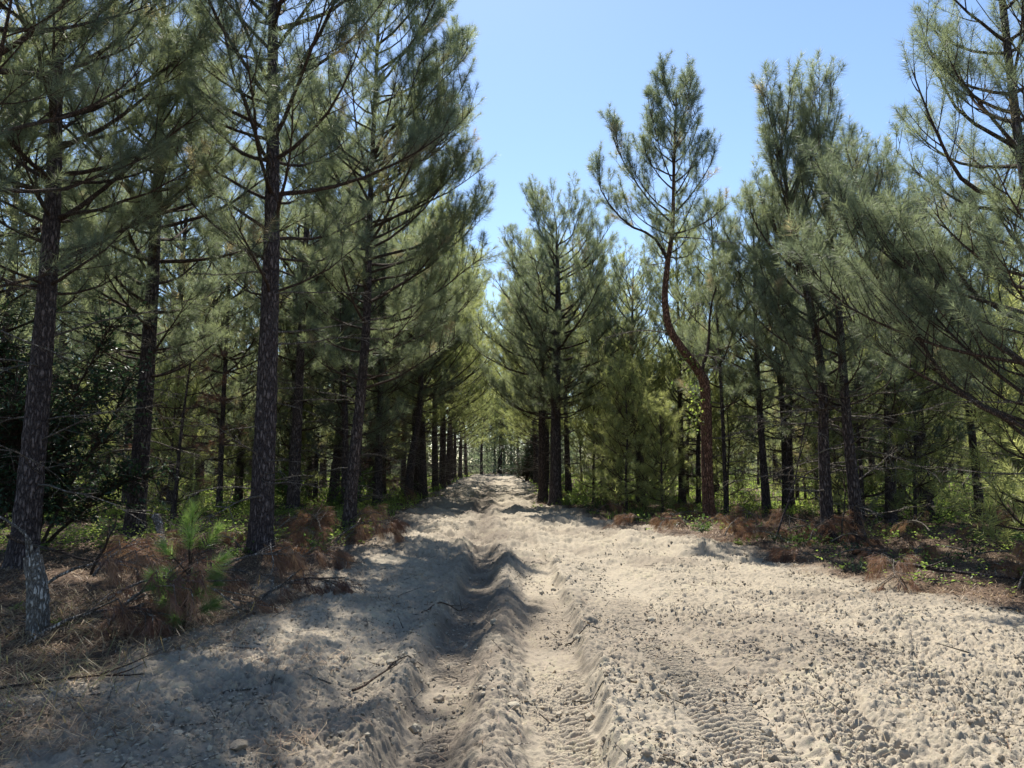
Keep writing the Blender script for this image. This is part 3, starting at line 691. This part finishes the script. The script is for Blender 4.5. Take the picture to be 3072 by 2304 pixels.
near = [(0, 4.1, 16.5, .8, 'small leafy shrub on the sand edge left of the crooked pine'), (2, 5.0, 17.6, .9, 'low bright weed clump under the crooked reddish pine'),
        (4, 5.9, 12.9, .9, 'dark leafy seedling in front of the twin pines'), (4, 7.4, 12.4, 1.0, 'dark leafy shrub right of the twin pines base'),
        (0, 8.6, 12.7, .8, 'leafy shrub beside the arched dead branch on the right'), (4, 6.6, 10.6, .6, 'small dark seedling behind the fallen pole'),
        (2, -5.2, 8.1, .45, 'small bright seedling beside the grey broken stump'), (2, -4.3, 7.2, .4, 'tiny bright seedling in the dead branch heap'),
        (0, -5.6, 13.6, .8, 'leafy shrub between the two biggest left trunks'), (0, 2.1, 26.5, 1.0, 'leafy shrub at the foot of the full-crowned pine'),
        (2, .9, 27.0, .8, 'bright weed clump left of the full-crowned pine foot'), (2, -4.6, 27.8, 1.0, 'bright weed clump beside the bowed left verge pine')]
for k, x, y, s, lab in near: place_shrub(k, x, y, s, lab, 'seedlings and weeds on the verges')
for i in range(64):
    y = sr.uniform(7.8, 27); rt = i % 3 != 0
    x = np.interp(y, YR, XR) + sr.uniform(.3, 2.2) if rt else np.interp(y, YL, XL) - sr.uniform(.3, 1.8)
    if y < 12 and not rt: continue
    place_shrub(sr.choice((0, 2, 4, 4, 0)), x, y, sr.uniform(.4, .85), 'small leafy weed in the litter at the %s verge' % ('right' if rt else 'left'), 'small weeds along the %s verge' % ('right' if rt else 'left'))
for i in range(125):
    y = 14.5 + 55 * sr.random() ** 1.6; sd = sr.choice((-1, 1))
    l = np.interp(y, YL, XL) - .8; r_ = np.interp(y, YR, XR) + .8
    x = (l - sr.random() ** 1.2 * (.72 * y + l)) if sd < 0 else (r_ + sr.random() * (.72 * y - r_))
    if y < 19 or (y < 24 and sd > 0 and x < 5.5): continue
    k = sr.choice((0, 0, 1, 1, 2, 3, 0)); 
    if y < 24: k = sr.choice((0, 2, 4))
    if y > 40: k = sr.choice((1, 3, 3))
    place_shrub(k, x, y, sr.uniform(.7, 1.25), '%s leafy shrub growing %s the %s pines' % (('knee-high', 'waist-high', 'low bright', 'head-high', 'dark')[k], 'among' if y < 35 else 'far behind', 'left' if sd < 0 else 'right'), 'shrubs under the %s pines' % ('left' if sd < 0 else 'right'))

# ground cover under the trees: nobody could count it
def floor_pts(n, y0, y1, seed, pw=1.0, patch=None, edge=.2):
    g = np.random.default_rng(seed); y = y0 * np.exp(g.random(n) ** pw * math.log(y1 / y0)); x = (g.random(n) * 2 - 1) * (.76 * y + 1)
    k = sand_mask(x, y) < edge
    if patch is not None: k &= vnoise(x * .55 + 4, y * .45, patch) + .25 * g.random(n) > .60
    return x[k], y[k], g
def ground_cover():
    x, y, g = floor_pts(42000, 9, 90, 71, .9, 72)
    k = ~((x < 0) & (y < 12)) & (g.random(len(x)) < np.clip((y - 6) / 16, .2, 1)); x = x[k]; y = y[k]
    n = len(x); z = ground_h(x, y, False); geo = Geo(); rep = 7
    h = (.05 + .22 * g.random(n)); C = np.repeat(np.stack([x, y, z], 1), rep, 0); m = n * rep
    hh = np.repeat(h, rep) * (.4 + .8 * g.random(m)); sz = (.035 + .0017 * np.repeat(y, rep)) * (.7 + .6 * g.random(m))
    a = g.random(m) * 2 * PI; rr = np.repeat(h, rep) * .7 * g.random(m)
    C[:, 0] += np.cos(a) * rr; C[:, 1] += np.sin(a) * rr; C[:, 2] += hh
    D = np.stack([np.cos(a), np.sin(a), .2 + .6 * (g.random(m) - .3)], 1)
    leaves(geo, C, D, sz, sz * .3, np.repeat(vnoise(x * 1.1, y * 1.1, 73), rep) * .8 + .2 * g.random(m), g)
    o = link('undergrowth', geo.mesh('undergrowth', [M['leaf_bright']])); tag(o, 'low green weeds covering the wood floor', 'undergrowth', kind='stuff')
ground_cover()
def grass_far():
    x, y, g = floor_pts(60000, 20, 110, 81, .8, 82)
    n = len(x); z = ground_h(x, y, False); geo = Geo(); a = g.random(n) * 2 * PI; L = .12 + .25 * g.random(n); wdt = .006 + .0004 * y
    P = np.stack([x, y, z], 1); T = P + np.stack([np.cos(a) * L * .5, np.sin(a) * L * .5, L], 1); W = np.stack([-np.sin(a), np.cos(a), 0 * a], 1) * wdt[:, None]
    geo.add(np.stack([P - W, P + W, T], 1).reshape(-1, 3), np.arange(n * 3).reshape(-1, 3), 0, False, np.repeat(g.random(n), 3))
    o = link('grass', geo.mesh('grass', [M['leaf_bright']])); tag(o, 'sunlit green grass between the trunks', 'grass', kind='stuff')
grass_far()
def litter(name, n, y0, y1, seed, L, wd, mat, label, sel, edge=.55, lift=.02, el=.18):
    g = np.random.default_rng(seed); y = y0 * np.exp(g.random(n) * math.log(y1 / y0)); x = (g.random(n) * 2 - 1) * (.76 * y + 1)
    k = sel(x, y, g); x = x[k]; y = y[k]; n = len(x)
    z = ground_h(x, y) + lift * g.random(n); a = g.random(n) * 2 * PI; l = L * (.6 + .8 * g.random(n)); e = g.normal(el * .6, el, n)
    D = np.stack([np.cos(a) * np.cos(e), np.sin(a) * np.cos(e), np.sin(e)], 1) * l[:, None]
    P = np.stack([x, y, z], 1); B = np.stack([-np.sin(a), np.cos(a), 0 * a], 1); W = B * (wd * (1 + y / 12))[:, None]
    Mi = P + D * .5 + B * (l * g.normal(0, .12, n))[:, None]; Mi[:, 2] += .01 + l * .06; T = P + D; T[:, 2] = np.maximum(T[:, 2] - .3 * np.abs(D[:, 2]), z)
    V = np.stack([P - W, P + W, Mi + W * .8, Mi - W * .8, T], 1).reshape(-1, 3); i = np.arange(n)[:, None] * 5
    geo = Geo(); ti = np.repeat(g.random(n), 5)
    geo.add(V, i + np.array([[0, 1, 2, 3]]), 0, False, ti)
    geo.f.append(i + np.array([[3, 2, 4]])); geo.m.append(0); geo.s.append(False)
    o = link(name, geo.mesh(name, [M[mat]])); tag(o, label, 'litter', kind='stuff')
litter('pine_straw', 150000, 3.2, 45, 91, .14, .0018, 'straw', 'brown fallen pine needles matting the wood floor and track edges', lambda x, y, g: (sand_mask(x, y) < .25) | ((vnoise(x * 1.2, y * 1.2, 92) > .55) & (x < -1.1) & (g.random(len(x)) < .4)) | ((sand_mask(x, y) < .9) & (g.random(len(x)) < .5)) | (g.random(len(x)) < .015))
litter('dry_grass', 9000, 3.6, 9, 93, .34, .0022, 'grass_dry', 'flattened dry straw grass in the lower left corner and along the verge', lambda x, y, g: (x < -2.3) & (g.random(len(x)) < np.clip((-1.9 - x) / 1.5, 0, 1)), lift=.05, el=.3)

# ------------------------------------------------------------------ dead branches, sticks, stump, seedling
def dead_branch(seed, L, arch, nsub, npn, needle='needle_dead'):
    p = Pine(seed, -.3, (.16, .30)); r = p.r
    q = [Vector((0, 0, .02))]; el = arch
    for i in range(8):
        q.append(q[-1] + Vector((math.cos(R(el)), r.uniform(-.12, .12), math.sin(R(el)))) * L / 8); el -= arch * 2.2 / 8 + r.uniform(-5, 5)
    Lq = len(q); p.cr.tube([a[:] for a in q], [.016 * (1 - .085 * i) for i in range(Lq)], 6, 1)
    for k in range(nsub):
        u = r.uniform(.25, .99) * (Lq - 1.01); i = int(u); b = q[i].lerp(q[i + 1], u - i); tg = (q[i + 1] - q[i]).normalized()
        d = (tg * .8 + Vector((0, r.choice((-1, 1)) * r.uniform(.3, 1), r.uniform(-.3, .5)))).normalized(); l = L * r.uniform(.15, .38)
        e = b + d * l; e2 = e + Vector((d.x * .4, d.y * .4, -.7)) * l * .4
        p.cr.tube([b[:], e[:], e2[:]], [.007, .005, .003], 3, 1, cap=False)
        for m in range(3):
            bb = b.lerp(e, r.uniform(.3, 1)); p.shoot(bb, (d + Vector((r.uniform(-.6, .6), r.uniform(-.6, .6), -.6))).normalized(), r.uniform(.12, .28), r.uniform(.1, .9))
        p.shoot(e, (e2 - e).normalized(), .2, r.uniform(.2, 1))
    P = np.array(p.P); A = unit(np.array(p.A)); Ls = np.array(p.L); T = np.array(p.T)
    root = empty('dead_pine_branch'); st = Geo(); st.v, st.n, st.f, st.m, st.s, st.t = p.cr.v, p.cr.n, p.cr.f, [0] * len(p.cr.m), p.cr.s, p.cr.t
    a = link('stem', st.mesh('stem', [M['dead_wood']]), root)
    nd = Geo(); needles(nd, P, A, Ls, T, int(npn * .8), .18, .0036, p.rng, .42, 0, (62, 20))
    b = link('needles', nd.mesh('needles', [M[needle]]), root)
    return root, [a, b]
DB = [dead_branch(400, 1.5, 60, 16, 46), dead_branch(401, 1.1, 35, 14, 46), dead_branch(402, .8, 25, 10, 50), dead_branch(403, 1.8, 20, 20, 40), dead_branch(404, 1.0, 50, 12, 50)]
DG = dead_branch(405, .9, 45, 12, 46, 'needle')
usedD = [False] * 6
def place_branch(k, x, y, rz, s, label, group, dz=0., tilt=(0, 0)):
    root, parts = (DB + [DG])[k]; o = root if not usedD[k] else copy_tree(root, parts); usedD[k] = True
    o.location = (x, y, gz(x, y) + dz); o.rotation_euler = (tilt[0], tilt[1], rz); o.scale = (s, s, s); tag(o, label, 'dead branch', group)
dr = random.Random(77)
LH = 'brown dead pine branches heaped at the left verge'
for i, (x, y, rz, k, dz, lab) in enumerate((
    (-4.9, 7.9, .2, 1, .25, 'rusty branch arching right behind the grey broken stump'), (-4.6, 8.3, 1.2, 4, .3, 'rusty branch with hanging needles topmost in the left heap'),
    (-3.7, 6.9, .1, 0, .0, 'dark brown branch bowing over the front of the left heap'), (-4.2, 6.6, .5, 1, .0, 'dark dead branch low in the left heap near the straw'),
    (-3.9, 7.1, -.3, 4, -.1, 'brown branch drooping onto the sand in the left heap'), (-4.0, 7.5, .9, 2, .2, 'short brown spray in the middle of the left heap'),
    (-5.3, 7.2, 2.6, 2, .05, 'short rusty spray left of the grey broken stump'), (-2.9, 8.4, .3, 4, -.1, 'brown branch under the green pine seedling'),
    (-4.5, 9.4, -.5, 1, .1, 'tan dead branch behind the left heap'), (-3.6, 9.2, .4, 2, .25, 'light brown spray behind the seedling'),
    (-3.4, 10.7, .2, 1, .0, 'dead branch at the foot of the biggest left pine'), (-3.1, 13.2, .5, 4, .1, 'rusty branch between the biggest and the slender left pines'),
    (-3.6, 14.2, 2.0, 0, .1, 'rusty arching branch behind the biggest left pine'), (-4.9, 15.5, 1.0, 4, .1, 'red-brown branch hanging behind the left trunks'),
    (-3.4, 17.6, 0, 2, .1, 'red-brown spray at the slender leaning pine'), (-5.4, 28, 0, 0, .3, 'rusty dead branch near the bowed left verge pine'))):
    place_branch(k, x, y, rz, dr.uniform(1.0, 1.3), lab, LH, dz)
RH = 'brown dead pine branches along the right verge'
for i, (x, y, rz, k, dz, s, lab) in enumerate((
    (4.6, 14.8, .4, 4, 0, .9, 'rusty branch at the sand edge below the crooked pine'), (5.1, 14.0, 2.5, 1, .1, .9, 'orange-brown spray left of the twin pines'),
    (5.6, 14.2, .6, 0, .1, .8, 'rusty branch piled against the twin pines'), (5.3, 12.6, .1, 2, 0, 1.1, 'tan branch lying before the twin pines on the sand edge'),
    (5.0, 12.2, 3.0, 1, 0, .8, 'brown branch flat on the shaded sand right of centre'), (7.1, 10.6, -.35, 0, .25, .95, 'tall rusty branch arching down at the right verge'),
    (7.0, 9.5, 3.6, 4, .3, .8, 'fan of rusty needles hanging right of the fallen pole'), (6.2, 11.6, 1.0, 1, 0, 1., 'brown branch among seedlings right of the twin pines'),
    (8.4, 11.3, .4, 1, .2, 1., 'brown branch near the right edge under the forked pine'), (7.9, 14.2, 1.4, 3, .2, .9, 'long brown branch on the ground behind the right seedlings'),
    (9.6, 13.5, 2.2, 0, .1, 1., 'rusty branch near the lichen trunk'), (4.2, 16.8, 0, 1, .1, .9, 'reddish branch behind the weed clump at the right verge'))):
    place_branch(k, x, y, rz, s, lab, RH, dz)
for i in range(64):
    y = dr.uniform(9.5, 34) if i % 3 == 1 else dr.uniform(8.6, 20); rt = i % 3 != 0
    e = (np.interp(y, YR, XR) + dr.uniform(.1, 1.0) * (1 + .12 * y)) if rt else (np.interp(y, YL, XL) - dr.uniform(.1, 1.0) * (1 + .1 * y))
    if not rt and y < 10: continue
    place_branch(dr.choice((0, 1, 2, 4, 3)), e, y, dr.uniform(0, 6.28), dr.uniform(.55, 1.0), 'small rusty branch lying among weeds under the %s pines' % ('right' if rt else 'left'), 'rusty branches strewn under the %s pines' % ('right' if rt else 'left'), dr.uniform(-.1, .1))
for x, y, rz, lab in ((5.6, 8.3, 2.9, 'green cut pine spray on the shaded right sand edge'), (6.0, 8.6, .3, 'green cut pine spray at the far right edge'), (4.8, 11.0, 1.0, 'green cut pine spray before the twin pines')):
    place_branch(5, x, y, rz, 1., lab, 'green cut pine sprays on the right verge', 0, (0, .5))

def dead_pine(seed, H, Rm, x, y, label):
    p = Pine(seed, .1, (.2, .34)); p.trunk([(0, 0, -.1), (.1, 0, H * .5), (.25, .1, H)], .06, .015, k=8, step=.3)
    p.whorls(H * .35, H, Rm, dens=.8, gap=.45, e=(-15, 35), tint=.5, limb_d=.7, top_len=.5); p.deads(.5, H * .5, 8, (.5, 1.2))
    root, parts = p.finish('dead_pine', 40, .18, .008, needle='needle_dead', droop=.5); put(root, x, y); tag(root, label, 'dead pine')
dead_pine(701, 4.6, 1.5, -8.5, 18.8, 'small dead pine with rust-brown needles between the second and the biggest left pines')
dead_pine(702, 3.6, 1.2, -5.9, 33.0, 'small rusty dead pine behind the bowed left verge pine')
def twig_litter():
    g = np.random.default_rng(31); n = 5200; y = 3.0 * np.exp(g.random(n) * math.log(28 / 3.0)); x = (g.random(n) * 2 - 1) * (.76 * y + 1)
    sd = sand_mask(x, y); k = (sd < .5) | (g.random(n) < .10) | ((x < -1.2) & (g.random(n) < .18)); x = x[k]; y = y[k]; n = len(x)
    z = ground_h(x, y) + .006; a = g.random(n) * 6.28; L = .05 + .32 * g.random(n) ** 2.5; P = np.stack([x, y, z], 1)
    Q = P + np.stack([np.cos(a) * L, np.sin(a) * L, g.normal(.02, .05, n)], 1); Q[:, 2] = np.maximum(Q[:, 2], ground_h(Q[:, 0], Q[:, 1]) + .004)
    geo = Geo(); twigs(geo, P, Q, .003 + .005 * g.random(n) ** 2, 0)
    o = link('twig_litter', geo.mesh('twig_litter', [M['dead_wood']])); tag(o, 'broken twigs and bark bits scattered over the litter and sand', 'litter', kind='stuff')
twig_litter()
def stick(name, pts, r0, label, group=None, mat='dead_wood', k=7, cat='stick', twig=2, seed=0):
    r = random.Random(seed or int(abs(pts[0][0] * 997 + pts[0][1] * 31))); P = curve(pts, 12)
    P = [Vector((p.x + r.uniform(-1, 1) * r0 * .6, p.y, p.z + gz(p.x, p.y) + r0 * .6 + r.uniform(-1, 1) * r0 * .3)) for p in P]; g = Geo()
    g.tube([p[:] for p in P], [r0 * (1 - .06 * i) for i in range(12)], k, 0, jit=.2, rng=np.random.default_rng(1))
    for _ in range(twig):
        i = r.randrange(3, 10); d = (P[i + 1] - P[i]).normalized(); e = d + Vector((r.uniform(-1, 1), r.uniform(-1, 1), r.uniform(0, .7))); l = (P[-1] - P[0]).length * r.uniform(.12, .3)
        g.tube([P[i][:], (P[i] + e * l * .5)[:], (P[i] + e * l + Vector((0, 0, .02)))[:]], [r0 * .5, r0 * .35, r0 * .15], 4, 0, cap=False)
    o = link(name, g.mesh(name, [M[mat]])); tag(o, label, cat, group); return o
SG = 'loose sticks on the sand and verges'
stick('fallen_pole', [(5.0, 10.6, .22), (5.5, 9.9, .10), (6.4, 9.5, .03)], .035, 'long fallen pole lying along the right sand edge', cat='pole', mat='bark')
stick('log', [(-4.55, 9.6, .75), (-4.3, 9.3, .4), (-4.05, 9.1, .12)], .055, 'pale barkless log end rising behind the left branch heap', cat='log')
stick('log', [(-4.45, 8.9, .3), (-3.9, 8.75, .25), (-3.4, 8.7, .1)], .045, 'pale broken limb lying level behind the left branch heap', cat='log', seed=5)
stick('stick', [(-2.65, 8.4, .25), (-2.6, 8.1, .15), (-2.75, 7.8, .06), (-3.0, 7.6, .03)], .016, 'curved pale stick right of the green seedling', SG)
stick('stick', [(-2.95, 9.2, .5), (-2.8, 8.8, .25), (-2.9, 8.3, .05)], .010, 'thin upright twig at the foot of the biggest left pine', SG)
stick('stick', [(-1.85, 4.9, .02), (-1.65, 5.1, .03), (-1.55, 5.35, .03)], .009, 'short curved twig on the dappled left sand', SG)
stick('stick', [(-3.6, 5.0, .05), (-3.0, 5.05, .06), (-2.5, 5.2, .04)], .012, 'long dark twig lying in the lower left shade', SG, 'twig')
stick('stick', [(.5, 6.9, .02), (.75, 7.05, .03), (.95, 7.2, .02)], .008, 'twig across the wheel lane ridge in the middle', SG)
stick('stick', [(.42, 5.25, .03), (.6, 5.22, .02), (.85, 5.2, .02)], .006, 'straight thin twig on the near wheel lane', SG, twig=0)
stick('stick', [(3.05, 5.9, .02), (3.25, 6.2, .06), (3.45, 6.6, .16)], .009, 'thin pale stick poking up from the right sand', SG, twig=1)
stick('stick', [(-1.1, 5.3, .03), (-.95, 5.6, .05), (-.7, 6.0, .04)], .010, 'dark root-like stick beside the deep rut', SG, 'twig')
stick('stick', [(-.95, 8.0, .03), (-.7, 8.3, .07), (-.5, 8.9, .04)], .010, 'dark stick lying across the deep rut further on', SG, 'twig')
stick('stick', [(-5.3, 9.5, .1), (-5.0, 9.3, .5), (-4.85, 9.2, .8)], .02, 'dark stick leaning behind the stump', SG, 'twig')
stick('stick', [(-5.9, 8.8, .7), (-5.2, 8.9, .45), (-4.6, 9.0, .25)], .022, 'dark limb slanting down to the left heap', SG, 'twig')
stick('stick', [(7.1, 10.2, .75), (7.4, 9.9, .5), (7.5, 9.6, .05)], .012, 'bare arched stick under the right verge fan', SG)
stick('stick', [(5.7, 9.9, .4), (5.95, 9.75, .3), (6.1, 9.6, .02)], .010, 'bent stick leaning on the fallen pole', SG)
stick('stick', [(6.2, 14.2, .1), (6.5, 14.6, .9), (6.9, 15.5, 1.6)], .02, 'dark limb leaning on the right twin pine', SG, 'twig')
stick('stick', [(5.2, 14.8, .05), (5.7, 15.0, 1.3), (6.1, 15.3, 2.6)], .022, 'long leaning dead stem left of the twin pines', SG, 'bark')

def stump():
    g = Geo(); rng = np.random.default_rng(8)
    c = curve([(0, 0, -.1), (-.03, 0, .35), (-.10, 0, .7)], 22); g.tube([p[:] for p in c], np.linspace(.105, .075, 22), 14, 0, jit=.16, rng=rng, cap=False)
    for ax, h, r_ in ((-.03, .28, .03), (.04, .13, .035), (0, .05, .04), (.02, .09, .03)):
        b = c[-1] + Vector((ax, rng.uniform(-.03, .03), -.05)); g.tube([b[:], (b + Vector((ax * .6 - .02, 0, h * .6)))[:], (b + Vector((ax * 1.2 - .04, .01, h)))[:]], [r_, r_ * .6, r_ * .12], 6, 0, jit=.2, rng=rng)
    root = empty('broken_stump'); root.location = (-4.32, 6.95, gz(-4.32, 6.95)); a = link('trunk', g.mesh('stump', [M['snag']]), root)
    s = Geo(); c = curve([(-.09, 0, .66), (-.14, -.02, .86), (-.30, -.03, 1.0), (-.6, -.02, 1.15)], 12); s.tube([p[:] for p in c], np.linspace(.022, .005, 12), 6, 0, jit=.1, rng=rng)
    link('splinter', s.mesh('splinter', [M['dead_wood']]), root)
    tag(root, 'grey broken stump with a splintered top at the left edge', 'stump')
stump()
def seedling():
    p = Pine(600, .9, (.2, .3)); p.trunk([(0, 0, -.05), (.02, 0, .35), (.05, 0, .62)], .014, .006, k=7, step=.05, flare=.2, mat=2)
    for (z, dx, dy, dz, L) in ((.60, .03, 0, 1, .26), (.5, .5, .1, .75, .24), (.45, -.55, 0, .6, .17), (.38, .75, -.1, .55, .24), (.3, -.6, -.2, .4, .16), (.5, .2, -.5, .8, .2), (.33, .5, .6, .6, .2), (.55, -.15, .1, 1, .22)):
        b = Vector((.03, 0, z)); d = Vector((dx, dy, dz)).normalized(); e = b + d * .17; p.tr.tube([b[:], e[:]], [.007, .005], 4, 2); p.shoot(e, d, L * .8, p.r.uniform(.4, 1))
    for _ in range(14):
        z = p.r.uniform(.08, .4); a = p.r.uniform(0, 6.28); d = Vector((math.cos(a), math.sin(a), .4)).normalized(); b = Vector((.02, 0, z)); p.tr.tube([b[:], (b + d * .12)[:]], [.005, .004], 3, 2); p.shoot(b + d * .1, d, .14, 0)
    root, parts = p.finish('pine_seedling', 160, .15, .0036, needle='needle_young', droop=.05, spread=(60, 22), bark='twig')
    put(root, -3.05, 7.05, 0, 1.2); tag(root, 'bright green pine seedling standing in the left branch heap', 'seedling')
seedling()
def vine():
    g = np.random.default_rng(7); geo = Geo(); n = 130; z = 2.4 + 2.2 * g.random(n)
    C = np.stack([-.25 + g.normal(0, .16, n) - .1 * (z > 3.5), g.normal(-.1, .12, n), z], 1); D = g.normal(0, 1, (n, 3)); leaves(geo, C, D, .10, .035, g.random(n), g)
    st = Geo(); c = curve([(.05, -.15, 0), (-.1, -.2, 1.6), (-.25, -.12, 3), (-.3, -.1, 4.7)], 14); st.tube([p[:] for p in c], .008, 4, 0)
    root = empty('climbing_vine'); root.location = (5.2, 19.9, gz(5.2, 19.9)); link('stem', st.mesh('stem', [M['twig']]), root); link('foliage', geo.mesh('foliage', [M['leaf_bright']]), root)
    tag(root, 'bright leafy vine climbing the crooked reddish pine', 'vine')
vine()
